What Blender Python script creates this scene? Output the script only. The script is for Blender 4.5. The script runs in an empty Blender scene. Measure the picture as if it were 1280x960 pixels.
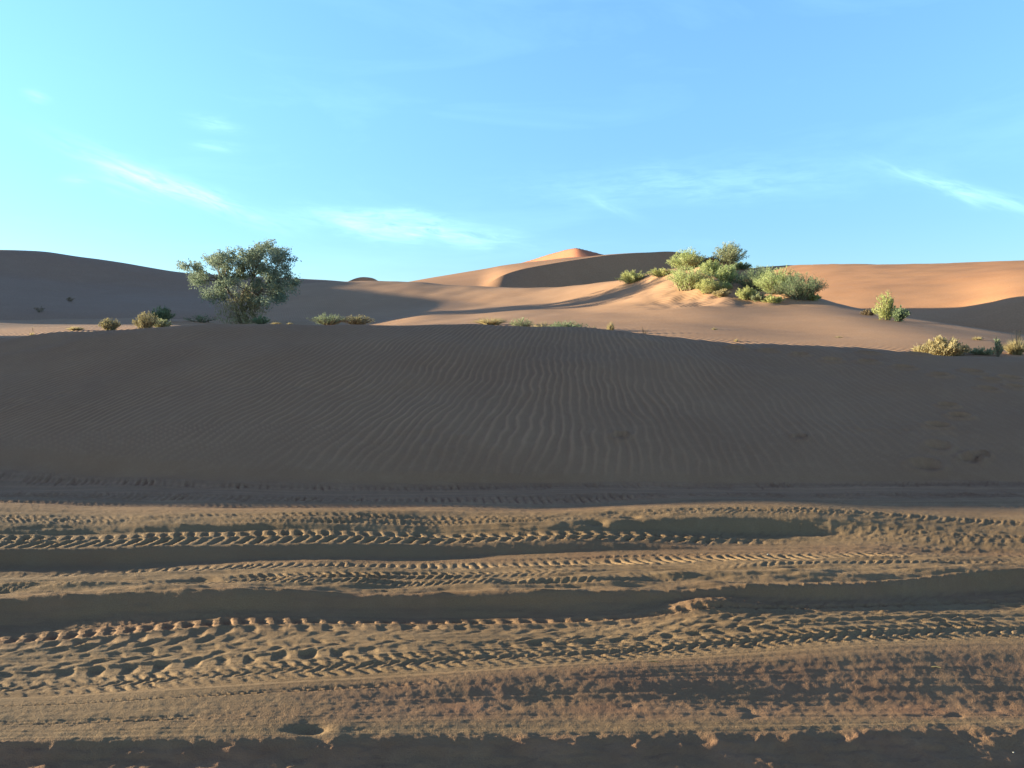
import bpy, math, random
import numpy as np
from math import radians, sin, cos, tan, pi

S = bpy.context.scene
COL = S.collection
rnd = random.Random(7)
NP = np.random.default_rng(11)

# ------------------------------------------------------------------ camera
F = 1005.0            # focal length in pixels of the 1280 wide photograph
CAM_H = 1.6
HORIZON = 435.0
PITCH = math.atan((480 - HORIZON) / F)
cam_d = bpy.data.cameras.new('camera')
cam_d.sensor_width = 36.0
cam_d.lens = 36.0 * F / 1280.0
cam_d.clip_start = 0.05
cam_d.clip_end = 20000.0
cam = bpy.data.objects.new('camera', cam_d)
COL.objects.link(cam)
cam.location = (0, 0, CAM_H)
cam.rotation_euler = (pi / 2 - PITCH, 0, 0)
S.camera = cam

# ------------------------------------------------------------------ light
SUN_EL = radians(6.2)
SUN_BACK = radians(12.0)      # the sun stands left of the view and this much beyond square
S.view_settings.view_transform = 'Standard'
S.view_settings.look = 'None'
S.view_settings.gamma = 1.0
S.view_settings.exposure = 1.75
to_sun = (-cos(SUN_EL) * cos(SUN_BACK), cos(SUN_EL) * sin(SUN_BACK), sin(SUN_EL))
sun_d = bpy.data.lights.new('sun', 'SUN')
sun_d.energy = 5.0
sun_d.angle = radians(0.5)
sun_d.color = (1.0, 0.93, 0.70)
sun = bpy.data.objects.new('sun', sun_d)
COL.objects.link(sun)
from mathutils import Vector
sun.rotation_euler = Vector(to_sun).to_track_quat('Z', 'Y').to_euler()
sun.location = (-40, 10, 30)

W = bpy.data.worlds.new('World')
S.world = W
W.use_nodes = True


class NT:
    """short hand for building node trees"""
    def __init__(s, tree):
        s.t = tree
        s.n = tree.nodes
        s.l = tree.links

    def new(s, kind, **kw):
        n = s.n.new(kind)
        for k, v in kw.items():
            setattr(n, k, v)
        return n

    def put(s, sock, v):
        if hasattr(v, 'links') or isinstance(v, bpy.types.NodeSocket):
            s.l.new(v, sock)
        else:
            sock.default_value = v

    def m(s, op, a, b=0.0, c=0.0, clamp=False):
        n = s.new('ShaderNodeMath', operation=op, use_clamp=clamp)
        s.put(n.inputs[0], a)
        s.put(n.inputs[1], b)
        if op in ('MULTIPLY_ADD', 'SMOOTH_MIN', 'SMOOTH_MAX'):
            s.put(n.inputs[2], c)
        return n.outputs[0]

    def noise(s, vec, scale, detail=2.0, rough=0.5, dist=0.0):
        n = s.new('ShaderNodeTexNoise')
        s.put(n.inputs['Vector'], vec)
        n.inputs['Scale'].default_value = scale
        n.inputs['Detail'].default_value = detail
        n.inputs['Roughness'].default_value = rough
        n.inputs['Distortion'].default_value = dist
        return n.outputs['Fac']

    def mix(s, fac, a, b, kind='MIX'):
        n = s.new('ShaderNodeMix', data_type='RGBA', blend_type=kind)
        s.put(n.inputs[0], fac)
        s.put(n.inputs[6], a)
        s.put(n.inputs[7], b)
        return n.outputs[2]

    def ramp(s, fac, stops, interp='LINEAR'):
        n = s.new('ShaderNodeValToRGB')
        n.color_ramp.interpolation = interp
        e = n.color_ramp.elements
        while len(e) < len(stops):
            e.new(0.5)
        for el, (p, c) in zip(e, stops):
            el.position = p
            el.color = c if len(c) == 4 else (*c, 1)
        s.put(n.inputs[0], fac)
        return n.outputs[0]

    def rng(s, v, a, b, c=0.0, d=1.0):
        n = s.new('ShaderNodeMapRange', clamp=True)
        s.put(n.inputs[0], v)
        for i, q in enumerate((a, b, c, d)):
            n.inputs[i + 1].default_value = q
        return n.outputs[0]

    def comb(s, x, y, z):
        n = s.new('ShaderNodeCombineXYZ')
        s.put(n.inputs[0], x)
        s.put(n.inputs[1], y)
        s.put(n.inputs[2], z)
        return n.outputs[0]


def ray(px, py):
    """direction (x, y, z) with y = 1 of the line through a pixel of the photograph"""
    cx = (px - 640.0) / F
    cy = (480.0 - py) / F
    Y = cos(PITCH) + sin(PITCH) * cy
    Z = -sin(PITCH) + cos(PITCH) * cy
    return cx / Y, Z / Y


def proj_py(d, z):
    zz = (z - CAM_H) / d
    return 480.0 - F * (zz * cos(PITCH) + sin(PITCH)) / (cos(PITCH) - zz * sin(PITCH))


def sky_angles(px, py):
    x, z = ray(px, py)
    return math.atan2(x, 1.0), math.atan2(z, math.hypot(x, 1.0))


def build_sky():
    k = NT(W.node_tree)
    for n in list(k.n):
        k.n.remove(n)
    out = k.new('ShaderNodeOutputWorld')
    bg = k.new('ShaderNodeBackground')
    k.l.new(bg.outputs[0], out.inputs[0])
    bg.inputs['Strength'].default_value = 0.1
    sky = k.new('ShaderNodeTexSky', sky_type='NISHITA', sun_disc=False)
    sky.sun_elevation = SUN_EL
    sky.sun_rotation = math.atan2(to_sun[0], to_sun[1])
    sky.air_density = 1.0
    sky.dust_density = 0.1
    sky.ozone_density = 2.5
    sky.altitude = 700
    tc = k.new('ShaderNodeTexCoord')
    sp = k.new('ShaderNodeSeparateXYZ')
    k.l.new(tc.outputs['Generated'], sp.inputs[0])
    x, y, z = sp.outputs
    az = k.m('ARCTAN2', x, y)
    el = k.m('ARCSINE', z)
    tint = k.ramp(k.rng(el, 0.0, 1.57), SKY_TINT)
    col = k.mix(1.0, sky.outputs[0], tint, 'MULTIPLY')
    sc = k.new('ShaderNodeVectorMath', operation='SCALE')
    k.l.new(col, sc.inputs[0])
    sc.inputs['Scale'].default_value = 1.97
    col = sc.outputs[0]
    # thin cirrus: wisps with their own place, slant and length
    total = None
    for (px0, py0, px1, py1, wid, amt, seed) in WISPS:
        a0, e0 = sky_angles(px0, py0)
        a1, e1 = sky_angles(px1, py1)
        L = math.hypot(a1 - a0, e1 - e0)
        c, s_ = (a1 - a0) / L, (e1 - e0) / L
        da = k.m('SUBTRACT', az, (a0 + a1) / 2)
        de = k.m('SUBTRACT', el, (e0 + e1) / 2)
        u = k.m('ADD', k.m('MULTIPLY', da, c), k.m('MULTIPLY', de, s_))
        v = k.m('SUBTRACT', k.m('MULTIPLY', de, c), k.m('MULTIPLY', da, s_))
        hw = wid / F
        wob = k.m('MULTIPLY', k.m('SUBTRACT', k.noise(k.comb(k.m('MULTIPLY', u, 1.0), k.m('MULTIPLY', v, 1.0), seed), 14.0, 2.0), 0.5), hw * 2.2)
        vv = k.m('DIVIDE', k.m('ADD', v, wob), hw)
        uu = k.m('DIVIDE', u, L * 0.42)
        g = k.m('EXPONENT', k.m('MULTIPLY', k.m('ADD', k.m('MULTIPLY', uu, uu), k.m('MULTIPLY', vv, vv)), -1.0))
        fib = k.noise(k.comb(k.m('MULTIPLY', u, 22.0), k.m('MULTIPLY', v, 120.0), seed * 3.1), 1.0, 6.0, 0.62, 0.6)
        fib = k.rng(fib, 0.32, 0.72)
        w = k.m('MULTIPLY', k.m('MULTIPLY', g, fib), amt)
        total = w if total is None else k.m('ADD', total, w)
    # a faint veil everywhere
    veil = k.noise(k.comb(k.m('MULTIPLY', az, 2.5), k.m('MULTIPLY', el, 11.0), 3.0), 1.0, 6.0, 0.6, 0.8)
    veil = k.m('MULTIPLY', k.rng(veil, 0.5, 0.85), 0.06)
    total = k.m('ADD', total, veil, clamp=True)
    col = k.mix(total, col, CLOUD_COL)
    k.l.new(col, bg.inputs[0])


SKY_TINT = [(0.0, (.36, .41, .50)), (.09, (.47, .55, .66)), (.18, (.64, .74, .82)), (.26, (.75, .86, .90)), (.36, (.53, .475, .60)), (.5, (.385, .275, .385)), (1.0, (.255, .168, .25))]   # the blue of a dry desert morning, darker towards the zenith
CLOUD_COL = (4.6, 7.6, 9.0, 1)
WISPS = [
    (95, 188, 335, 278, 11, 0.5, 1.0),
    (380, 272, 640, 302, 13, 0.42, 2.0),
    (400, 268, 560, 272, 8, 0.34, 3.0),
    (1100, 208, 1300, 268, 9, 0.30, 4.0),
    (715, 238, 800, 272, 7, 0.10, 5.0),
    (235, 150, 300, 160, 8, 0.18, 6.0),
    (240, 180, 300, 186, 5, 0.18, 7.0),
    (30, 116, 60, 124, 5, 0.28, 8.0),
    (75, 224, 115, 226, 5, 0.2, 9.0),
    (640, 236, 1080, 218, 20, 0.11, 10.0),
    (110, 205, 210, 240, 18, 0.16, 11.0),
]
build_sky()


# ------------------------------------------------------------------ numpy helpers
def _hash(ix, iy, seed):
    h = (ix.astype(np.int64) * 374761393 + iy.astype(np.int64) * 668265263 + seed * 974634777) & 0xffffffff
    h = ((h ^ (h >> 13)) * 1274126177) & 0xffffffff
    h = h ^ (h >> 16)
    return h


def noise2(x, y, seed=0):
    """gradient noise, about -0.7 .. 0.7"""
    ix = np.floor(x)
    iy = np.floor(y)
    fx = x - ix
    fy = y - iy
    ux = fx * fx * fx * (fx * (fx * 6 - 15) + 10)
    uy = fy * fy * fy * (fy * (fy * 6 - 15) + 10)

    def g(ox, oy):
        a = _hash(ix + ox, iy + oy, seed) * (2 * pi / 4294967296.0)
        return np.cos(a) * (fx - ox) + np.sin(a) * (fy - oy)
    n00, n10, n01, n11 = g(0, 0), g(1, 0), g(0, 1), g(1, 1)
    return (n00 * (1 - ux) + n10 * ux) * (1 - uy) + (n01 * (1 - ux) + n11 * ux) * uy


def fbm(x, y, oct=4, seed=0, gain=0.5):
    r = 0
    a = 1.0
    for i in range(oct):
        r = r + a * noise2(x, y, seed + i * 17)
        x = x * 2.03 + 3.7
        y = y * 2.03 - 1.9
        a *= gain
    return r


def sst(a, b, x):
    t = np.clip((x - a) / (b - a), 0, 1)
    return t * t * (3 - 2 * t)


def pchip_slopes(x, y):
    h = np.diff(x)
    d = np.diff(y) / h
    m = np.zeros_like(y)
    for i in range(1, len(x) - 1):
        if d[i - 1] * d[i] > 0:
            w1 = 2 * h[i] + h[i - 1]
            w2 = h[i] + 2 * h[i - 1]
            m[i] = (w1 + w2) / (w1 / d[i - 1] + w2 / d[i])
    m[0] = d[0]
    m[-1] = d[-1]
    return m


def pchip(x, y, q):
    x = np.asarray(x, float)
    y = np.asarray(y, float)
    m = pchip_slopes(x, y)
    i = np.clip(np.searchsorted(x, q) - 1, 0, len(x) - 2)
    h = x[i + 1] - x[i]
    t = np.clip((q - x[i]) / h, 0, 1)
    return (y[i] * (1 + 2 * t) * (1 - t) ** 2 + h * m[i] * t * (1 - t) ** 2
            + y[i + 1] * t * t * (3 - 2 * t) + h * m[i + 1] * t * t * (t - 1))


class Land:
    """a piece of land given by columns of (distance, height) knots, near to far"""
    def __init__(s, cols, D, Z):
        s.cols = np.asarray(cols, float)           # pixel columns -> u = x / distance
        s.u = (s.cols - 640.0) / F
        s.D = np.asarray(D, float)
        s.Z = np.asarray(Z, float)
        s.extra = None

    sm = 16.0       # softening across the columns, in photo pixels
    lin = False
    soft = 0.0      # rounding of straight pieces, as a share of the distance

    def knots(s, u):
        K = s.D.shape[1]
        w = np.exp(-np.linspace(-2, 2, 9) ** 2 / 2)
        w /= w.sum()
        d = z = 0
        for o, wt in zip(np.linspace(-2, 2, 9) * s.sm / F, w):
            q = np.clip(u + o, s.u[0], s.u[-1])
            d = d + wt * np.array([pchip(s.u, s.D[:, k], q) for k in range(K)])
            z = z + wt * np.array([pchip(s.u, s.Z[:, k], q) for k in range(K)])
        return d, z

    def grid(s, us, ds):
        kd, kz = s.knots(us)
        out = np.empty((len(us), len(ds)))
        for i in range(len(us)):
            if s.soft:
                o = np.linspace(-1, 1, 7) * s.soft
                out[i] = np.mean([np.interp(ds * (1 + e), kd[:, i], kz[:, i]) for e in o], axis=0)
            else:
                out[i] = np.interp(ds, kd[:, i], kz[:, i]) if s.lin else pchip(kd[:, i], kz[:, i], ds)
        return out

    def height(s, x, y):
        u = np.array([x / y])
        z = s.grid(u, np.array([float(y)]))[0, 0]
        if s.extra is not None:
            z = z + float(s.extra(np.array([float(x)]), np.array([float(y)]))[0])
        return z

    def hit(s, px, py, dmin=0.0):
        """first point of this land met by the line through a pixel"""
        rx, rz = ray(px, py)
        kd, _ = s.knots(np.array([rx]))
        ds = np.exp(np.linspace(math.log(max(kd[0, 0], dmin, .5)), math.log(kd[-1, 0]), 1500))
        z = s.grid(np.array([rx]), ds)[0]
        if s.extra is not None:
            z = z + s.extra(rx * ds, ds)
        lz = CAM_H + rz * ds
        k = np.argmax(z >= lz)
        if not (z >= lz).any():
            k = int(np.argmin(lz - z))
        return Vector((rx * ds[k], ds[k], float(z[k])))


def zpix(px, py, d):
    return CAM_H + ray(px, py)[1] * d


def link_mesh(name, verts, faces, mat, attrs=None, smooth=True):
    me = bpy.data.meshes.new(name)
    nv, nf = len(verts), len(faces)
    k = faces.shape[1]
    me.vertices.add(nv)
    me.vertices.foreach_set('co', np.ascontiguousarray(verts, dtype=np.float32).ravel())
    me.loops.add(nf * k)
    me.loops.foreach_set('vertex_index', np.ascontiguousarray(faces, dtype=np.int32).ravel())
    me.polygons.add(nf)
    me.polygons.foreach_set('loop_start', np.arange(0, nf * k, k, dtype=np.int32))
    me.polygons.foreach_set('loop_total', np.full(nf, k, dtype=np.int32))
    me.polygons.foreach_set('use_smooth', np.full(nf, smooth))
    me.update(calc_edges=True)
    if attrs:
        for nm, val in attrs.items():
            a = me.attributes.new(nm, 'FLOAT', 'POINT')
            a.data.foreach_set('value', np.ascontiguousarray(val, dtype=np.float32).ravel())
    me.materials.append(mat)
    o = bpy.data.objects.new(name, me)
    COL.objects.link(o)
    return o


def grid_faces(nu, nd):
    i = np.arange(nu - 1)[:, None] * nd + np.arange(nd - 1)[None, :]
    # u to the right, d away: counter clockwise from above
    return np.stack([i, i + nd, i + nd + 1, i + 1], axis=-1)


def structure(o, label, cat=None):
    o['kind'] = 'structure'
    o['label'] = label
    if cat:
        o['category'] = cat
    return o


def tag(o, label, cat, group=None):
    o['label'] = label
    o['category'] = cat
    if group:
        o['group'] = group
    return o


# ------------------------------------------------------------------ materials
def sand_mat(name, base, dark, pale, ripple=None, grain=0.004, grain_scale=180.0, ripple2=None, patch=0.6, churn_shade=None, road=None):
    m = bpy.data.materials.new(name)
    m.use_nodes = True
    k = NT(m.node_tree)
    b = k.n['Principled BSDF']
    b.inputs['Roughness'].default_value = 0.93
    b.inputs['Specular IOR Level'].default_value = 0.12
    geo = k.new('ShaderNodeNewGeometry')
    P = geo.outputs['Position']
    n1 = k.noise(P, patch, 5.0, 0.55)
    n2 = k.noise(P, patch * 9, 4.0, 0.6)
    c = k.mix(k.rng(n1, 0.35, 0.68), (*dark, 1), (*base, 1))
    c = k.mix(k.m('MULTIPLY', k.rng(n2, 0.5, 0.75), 0.5), c, (*pale, 1))
    if road:
        ra = k.new('ShaderNodeAttribute', attribute_name='road')
        c2 = k.mix(k.rng(n1, 0.35, 0.68), (*road[1], 1), (*road[0], 1))
        c2 = k.mix(k.m('MULTIPLY', k.rng(n2, 0.5, 0.75), 0.5), c2, (*road[2], 1))
        c = k.mix(ra.outputs['Fac'], c, c2)
    g = k.noise(P, grain_scale, 2.0, 0.7)
    c = k.mix(1.0, c, k.ramp(k.rng(g, 0.3, 0.7), [(0, (0.78, 0.76, 0.74)), (1, (1.15, 1.15, 1.15))]), 'MULTIPLY')
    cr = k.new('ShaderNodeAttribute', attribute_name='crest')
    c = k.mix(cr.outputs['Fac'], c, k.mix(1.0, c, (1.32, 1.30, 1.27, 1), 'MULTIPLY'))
    if churn_shade:
        at = k.new('ShaderNodeAttribute', attribute_name='churn_shade')
        c = k.mix(at.outputs['Fac'], c, k.mix(k.rng(n2, 0.3, 0.7), (*churn_shade[0], 1), (*churn_shade[1], 1)))
    k.l.new(c, b.inputs['Base Color'])
    h = k.m('MULTIPLY', g, grain)
    if ripple:
        lam, amp, ang, warp = ripple
        sp = k.new('ShaderNodeSeparateXYZ')
        k.l.new(P, sp.inputs[0])
        w = k.noise(P, 0.9, 3.0, 0.5)
        w2 = k.noise(P, 0.12, 2.0, 0.5)
        ph = k.m('ADD', k.m('MULTIPLY', sp.outputs[0], cos(ang) * 2 * pi / lam), k.m('MULTIPLY', sp.outputs[1], sin(ang) * 2 * pi / lam))
        ph = k.m('ADD', ph, k.m('MULTIPLY', w, warp))
        ph = k.m('ADD', ph, k.m('MULTIPLY', w2, warp * 6))
        s_ = k.m('SINE', ph)
        mask = k.rng(k.noise(P, 0.25, 2.0, 0.5), 0.3, 0.6, 0.35, 1.0)
        mask = k.m('MULTIPLY', mask, k.rng(sp.outputs[1], 27.0, 37.0, 1.0, 0.25))
        h = k.m('ADD', h, k.m('MULTIPLY', k.m('MULTIPLY', s_, amp), mask))
    bm = k.new('ShaderNodeBump')
    bm.inputs['Strength'].default_value = 1.0
    bm.inputs['Distance'].default_value = 1.0
    k.l.new(h, bm.inputs['Height'])
    k.l.new(bm.outputs[0], b.inputs['Normal'])
    return m


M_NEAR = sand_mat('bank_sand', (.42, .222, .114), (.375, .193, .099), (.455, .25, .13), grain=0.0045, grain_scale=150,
                  churn_shade=((.37, .192, .100), (.25, .122, .064)), road=((.325, .203, .100), (.265, .162, .078), (.375, .24, .121)))
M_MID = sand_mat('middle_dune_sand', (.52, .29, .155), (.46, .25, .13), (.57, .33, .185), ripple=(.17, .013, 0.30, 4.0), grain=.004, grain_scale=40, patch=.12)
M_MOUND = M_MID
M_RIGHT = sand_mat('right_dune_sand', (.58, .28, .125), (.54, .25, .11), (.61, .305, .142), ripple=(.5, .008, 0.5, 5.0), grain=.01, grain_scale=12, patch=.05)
M_LEFT = sand_mat('left_dune_sand', (.43, .25, .15), (.39, .22, .13), (.46, .275, .165), ripple=(.4, .004, 0.3, 5.0), grain=.01, grain_scale=12, patch=.06)  # bluer sand colour carries the haze over this dune
M_FAR = sand_mat('far_dune_sand', (.45, .235, .12), (.41, .21, .105), (.48, .26, .135), grain=.02, grain_scale=5, patch=.03)
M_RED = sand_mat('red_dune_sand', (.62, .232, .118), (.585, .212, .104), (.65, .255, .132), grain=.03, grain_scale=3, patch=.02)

# ------------------------------------------------------------------ the near land: track, bank, ridge
FC = [-400, 0, 320, 640, 960, 1280, 1700]


def row(p5, z5, pl=None, pr=None):
    """five photo columns, carried on to both sides"""
    p = [p5[0] + (p5[0] - p5[1]) * .5, *p5, p5[4] + (p5[4] - p5[3]) * .5]
    z = [z5[0], *z5, z5[4]]
    return p, z


ROWS = [  # far to near: photo rows in five columns, heights
    ('brink',  (556, 583, 592, 594, 592), (.36, .22, .14, .12, .12)),
    ('foot',   (592, 606, 604, 604, 602), (.09, .06, .05, .05, .05)),
    ('groove', (612, 617, 617, 614, 612), (.03, .02, .02, .02, .03)),
    ('shelf',  (622, 629, 632, 622, 624), (.06, .04, .04, .07, .07)),
    ('lip',    (638, 640, 641, 633, 648), (.10, .10, .10, .13, .09)),
    ('lip2',   (656, 656, 656, 648, 662), (.08, .07, .07, .10, .055)),
    ('ia',     (668, 664, 666, 668, 676), (.03, .03, .03, -.005, .03)),
    ('ib',     (686, 681, 678, 680, 684), (.02, .02, .02, -.01, .01)),
    ('h1',     (706, 699, 694, 687, 688), (-.075, -.06, -.05, -.01, .0)),
    ('h2',     (716, 705, 702, 693, 692), (-.085, -.065, -.05, .01, .01)),
    ('g1',     (722, 715, 711, 700, 697), (.03, .04, .04, .05, .05)),
    ('g2',     (745, 741, 742, 730, 714), (.06, .07, .07, .10, .1)),
    ('f1',     (785, 768, 762, 746, 738), (-.075, -.02, -.0, .044, .01)),
    ('f2',     (797, 775, 773, 757, 746), (-.085, -.035, -.02, .02, .0)),
    ('ea',     (808, 784, 780, 762, 752), (-.06, -.03, -.02, .01, .0)),
    ('eb',     (846, 830, 814, 792, 775), (-.04, -.03, -.02, .0, .0)),
    ('dd',     (867, 851, 835, 813, 797), (-.04, -.03, -.02, -.01, -.01)),
    ('s',      (874, 858, 842, 823, 806), (.0, .0, .0, .0, .0)),
    ('c0',     (888, 873, 860, 850, 845), (.0, -.006, -.018, -.029, -.042)),
    ('c1',     (902, 892, 880, 884, 886), (.0, -.011, -.042, -.067, -.090)),
    ('bq',     (912, 906, 897, 897, 896), (.0, -.011, -.040, -.064, -.087)),
    ('br',     (925, 921, 917, 911, 904), (.0, -.011, -.040, -.064, -.087)),
    ('p1',     (950, 950, 948, 945, 940), (-.040, -.053, -.082, -.106, -.129)),
    ('p2',     (1010, 1010, 1010, 1010, 1010), (-.115, -.126, -.154, -.178, -.20)),
]
ROWNAMES = [r[0] for r in ROWS]
CREST_PY = [436, 421, 405.3, 408, 431, 449, 470]
CREST_D = [17.5, 16.3, 15.6, 15.4, 15.0, 14.4, 14.0]


def near_land():
    D, Z = [], []
    for i, px in enumerate(FC):
        ds, zs = [], []
        for (nm, p5, z5) in ROWS:
            p, z = row(p5, z5)
            s = -ray(px, p[i])[1]
            zz = z[i]
            d = (CAM_H - zz) / s
            if ds and d > ds[-1] - 0.02:
                d = ds[-1] - 0.02
                zz = CAM_H - s * d
            ds.append(d)
            zs.append(zz)
        cd = CREST_D[i]
        cz = zpix(px, CREST_PY[i], cd)
        b_d, b_z = ds[0], zs[0]
        far = [(cd + 14, cz - 1.3), (cd + 6, cz - .55), (cd + 2.0, cz - .06), (cd, cz), (b_d + (cd - b_d) * .74, b_z + (cz - b_z) * .83),
               (b_d + (cd - b_d) * .40, b_z + (cz - b_z) * .47)]
        ds = [f[0] for f in far] + ds + [1.7, 0.7]
        zs = [f[1] for f in far] + zs + [-.55, -.56]
        D.append(ds[::-1])
        Z.append(zs[::-1])
    return Land(FC, D, Z)


NEAR = near_land()
NK = NEAR.D.shape[1]


def KI(name):       # index of a row in the near-to-far knots
    return NK - 1 - (6 + ROWNAMES.index(name))


SA, CA = sin(SUN_BACK), cos(SUN_BACK)


def shade_ridge_height(x, y):
    """unseen taller ridge added left of the view, shaped to shade the bank"""
    t = x * SA + y * CA
    s = x * CA - y * SA
    H = np.interp(t, [-4, 1, 4, 7, 8, 9, 12, 14.5, 16, 17, 19, 24, 30], [0, 0, 1.1, 3.25, 3.92, 4.52, 5.65, 6.3, 6.2, 5.4, 3.9, 1.6, 0])
    w = sst(-52, -37, s) * (1 - sst(-34, -21, s))
    return H * w


def lugs(ph, v, rows):
    """tyre lug pattern: pits in rows across the track, each one pressed a little differently"""
    out = np.zeros_like(ph)
    for i, (v0, hw, off, skew, depth, duty) in enumerate(rows):
        ww = noise2(ph * 1.7, v * 1.2, 500 + i) * .20
        q = (v + ww * .8 - v0) / hw
        win = 1 - sst(.55, 1.15, np.abs(q))
        t = ph + off + skew * q + .13 * noise2(ph * 2.3, v * 2.1, 510 + i)
        c = np.cos(2 * pi * t)
        each = _hash(np.floor(t + .5), np.zeros_like(t), 520 + i) / 4294967296.0
        dep = depth * (.55 + .75 * each) * np.clip(1.0 + 1.3 * noise2(ph * .21, v * 0 + i, 530), .35, 1.4)
        out = out - dep * win * sst(duty - .8, duty + .8, c)
        out = out + dep * .45 * np.exp(-((np.abs(q) - 1.1) / .25) ** 2)
    return out


def lugs_in(b, ph, v, rows):
    out = np.zeros_like(ph)
    q = b > .002
    out[q] = lugs(ph[q], v[q], rows)
    return b * out


def build_near():
    inner = np.linspace(-0.78, 0.78, 1340)
    so = 0.78 + np.cumsum(np.linspace(.0016, .075, 90))
    us = np.concatenate([-so[::-1], inner, so])
    # rows: one per picture row over the visible depth, coarse elsewhere
    py = np.concatenate([np.arange(1000, 588, -0.92)])
    d_vis = np.array([CAM_H / -ray(640, p)[1] for p in py])
    d_face = np.linspace(d_vis[-1], 17.0, 330)[1:]
    d_near = np.linspace(.7, d_vis[0], 25)[:-1]
    d_far = np.linspace(17.0, 44, 110)[1:]
    ds = np.concatenate([d_near, d_vis, d_face, d_far])
    z = NEAR.grid(us, ds)
    X = us[:, None] * ds[None, :]
    Y = np.broadcast_to(ds[None, :], X.shape)
    kd, kz = NEAR.knots(us)
    kap = np.empty_like(z)
    for i in range(len(us)):
        kap[i] = np.interp(ds, kd[:, i], np.arange(NK))

    def band(a, b, soft=.5):      # 1 between rows a (far) and b (near)
        lo, hi = KI(b), KI(a)
        return sst(lo - soft, lo + soft, kap) * (1 - sst(hi - soft, hi + soft, kap))

    def vv(a, b):                # -1 at the near edge .. 1 at the far edge
        lo, hi = KI(b), KI(a)
        return (kap - lo) / (hi - lo) * 2 - 1
    kb = KI('brink')
    face = sst(kb - .3, kb + .35, kap)
    track = 1 - sst(kb - 1.2, kb - .1, kap)
    # --- ripples on the bank
    wx = fbm(X * .55, Y * .55, 3, 5) * .17 + fbm(X * 2.1, Y * 2.1, 2, 9) * .05
    T = np.interp(X, [-12, -8, -4, -1, 2, 5, 9, 13], [.8, .7, .6, .28, .0, -.15, -.2, -.2])
    q = X - T * (Y - 10.2) + wx
    lam = .135
    ph = q / lam
    rp = np.sin(2 * pi * ph + .55 * np.sin(2 * pi * ph))
    fade = np.interp(X, [-14, -9, 1, 4.5, 7.5, 12], [1.35, 1.35, 1, .5, .14, .06]) * (0.72 + .5 * fbm(X * .8, Y * .8, 2, 31))
    z = z + face * (1 - sst(19, 21, Y)) * rp * .0074 * np.clip(fade, .08, 1.5)
    crest = face * (1 - sst(17, 19, Y)) * sst(.1, .95, rp) * np.clip(fade, .05, 1.1) * .9  # pale coarse grain on crests, also painting in the ripples' light-dark shading
    z = z + face * fbm(X * .35, Y * .35, 3, 21) * .10 * sst(kb, kb + 1.5, kap)
    # trodden, softer places at the foot of the bank
    tr = face * (1 - sst(kb + .5, kb + 1.6, kap)) * sst(.05, .35, fbm(X * .45 + 3, Y * .8, 2, 77))
    z = z + tr * fbm(X * 3.0, Y * 4.0, 3, 78) * .022
    # --- footprints across the right of the bank
    for (fx, fy, s) in FOOT:
        p = NEAR.hit(fx, fy)
        r2 = ((X - p.x) / (.14 * s)) ** 2 + ((Y - p.y) / (.10 * s)) ** 2
        z = z - .085 * np.exp(-r2 ** 1.5) + .028 * np.exp(-((np.sqrt(r2) - 1.55) / .45) ** 2)
    # --- streaks along the wheel tracks (fine parallel grooves)
    vk = kap * 1.0
    along = X * .32
    z = z + track * (noise2(vk * 2.6, along * .5, 41) * .007 + noise2(vk * 6.3, along * .6, 42) * .0035) * (1 - .65 * band('s', 'br', 1.0))
    # --- churned lumps, stretched along the track
    lump = fbm(X * 1.5, Y * 5.0, 4, 51)
    calm = 1 - .85 * sst(.8, 2.0, X)
    z = z + band('lip', 'ia') * calm * fbm(X * .7, Y * 4.6, 4, 51) * .020
    z = z + band('lip', 'ia') * calm * fbm(X * 6, Y * 13, 3, 53) * .005
    gl = fbm(X * .75 + 4, Y * 4.6, 4, 55)
    gmask = band('g1', 'f1', .7)
    z = z + gmask * gl * .045 + gmask * fbm(X * 5, Y * 9, 3, 56) * .006
    # long swells in the heights along the ruts
    z = z + track * fbm(X * .42 + 9, Y * .9, 2, 57) * .040 * sst(KI('br') - 1, KI('br') + 2, kap)
    # --- small clods all over
    z = z + track * fbm(X * 9, Y * 14, 3, 61) * .0022 * (1 - .7 * band('dd', 'c0', .6)) + track * fbm(X * 28, Y * 34, 2, 62) * .0011
    # --- the big lug track
    r0 = noise2(X * 1.1, Y * 0, 71) * .18
    v = vv('ea', 'eb')
    vis = .62 + .7 * fbm(X * .9, Y * 3.0, 2, 72)
    z = z + lugs_in(band('ea', 'eb', .25), X / .150 + r0, v, [(.80, .20, .0, .10, .016, .27), (.40, .18, .45, -.20, .0085, .25), (.02, .16, .1, .22, .0075, .25), (-.36, .16, .55, -.2, .0085, .25), (-.76, .24, .1, .14, .015, .27)]) * np.clip(vis, .35, 1.15)
    # its finer neighbour
    v = vv('eb', 'dd')
    z = z + lugs_in(band('eb', 'dd', .2), X / .072 + r0, v, [(.6, .38, .0, .5, .009, .0), (-.1, .36, .5, -.5, .008, .0), (-.72, .3, .25, .5, .009, .0)]) * np.clip(vis, .4, 1.1)
    # lugs along the near rim of the rut
    v = vv('f2', 'ea')
    on = sst(-4, -2.2, X)
    z = z + lugs_in(band('f2', 'ea', .6), X / .105 + r0, v, [(0, .9, .1, .25, .020, .0)]) * on
    # the finer track higher up
    v = vv('ia', 'ib')
    on = 1 - sst(1.2, 2.6, X)
    z = z + lugs_in(band('ia', 'ib', .3), X / .112 + r0 * .5, v, [(.45, .45, .0, .25, .019, .15), (-.45, .45, .45, -.25, .019, .15)]) * on
    v = vv('h1', 'g1')
    on = sst(-4.5, -2.5, X)
    z = z + lugs_in(band('h1', 'g1', .4), X / .078 + r0 * .5, v, [(-.45, .45, .3, .3, .009, .05)]) * on
    v = vv('foot', 'shelf')
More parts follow.
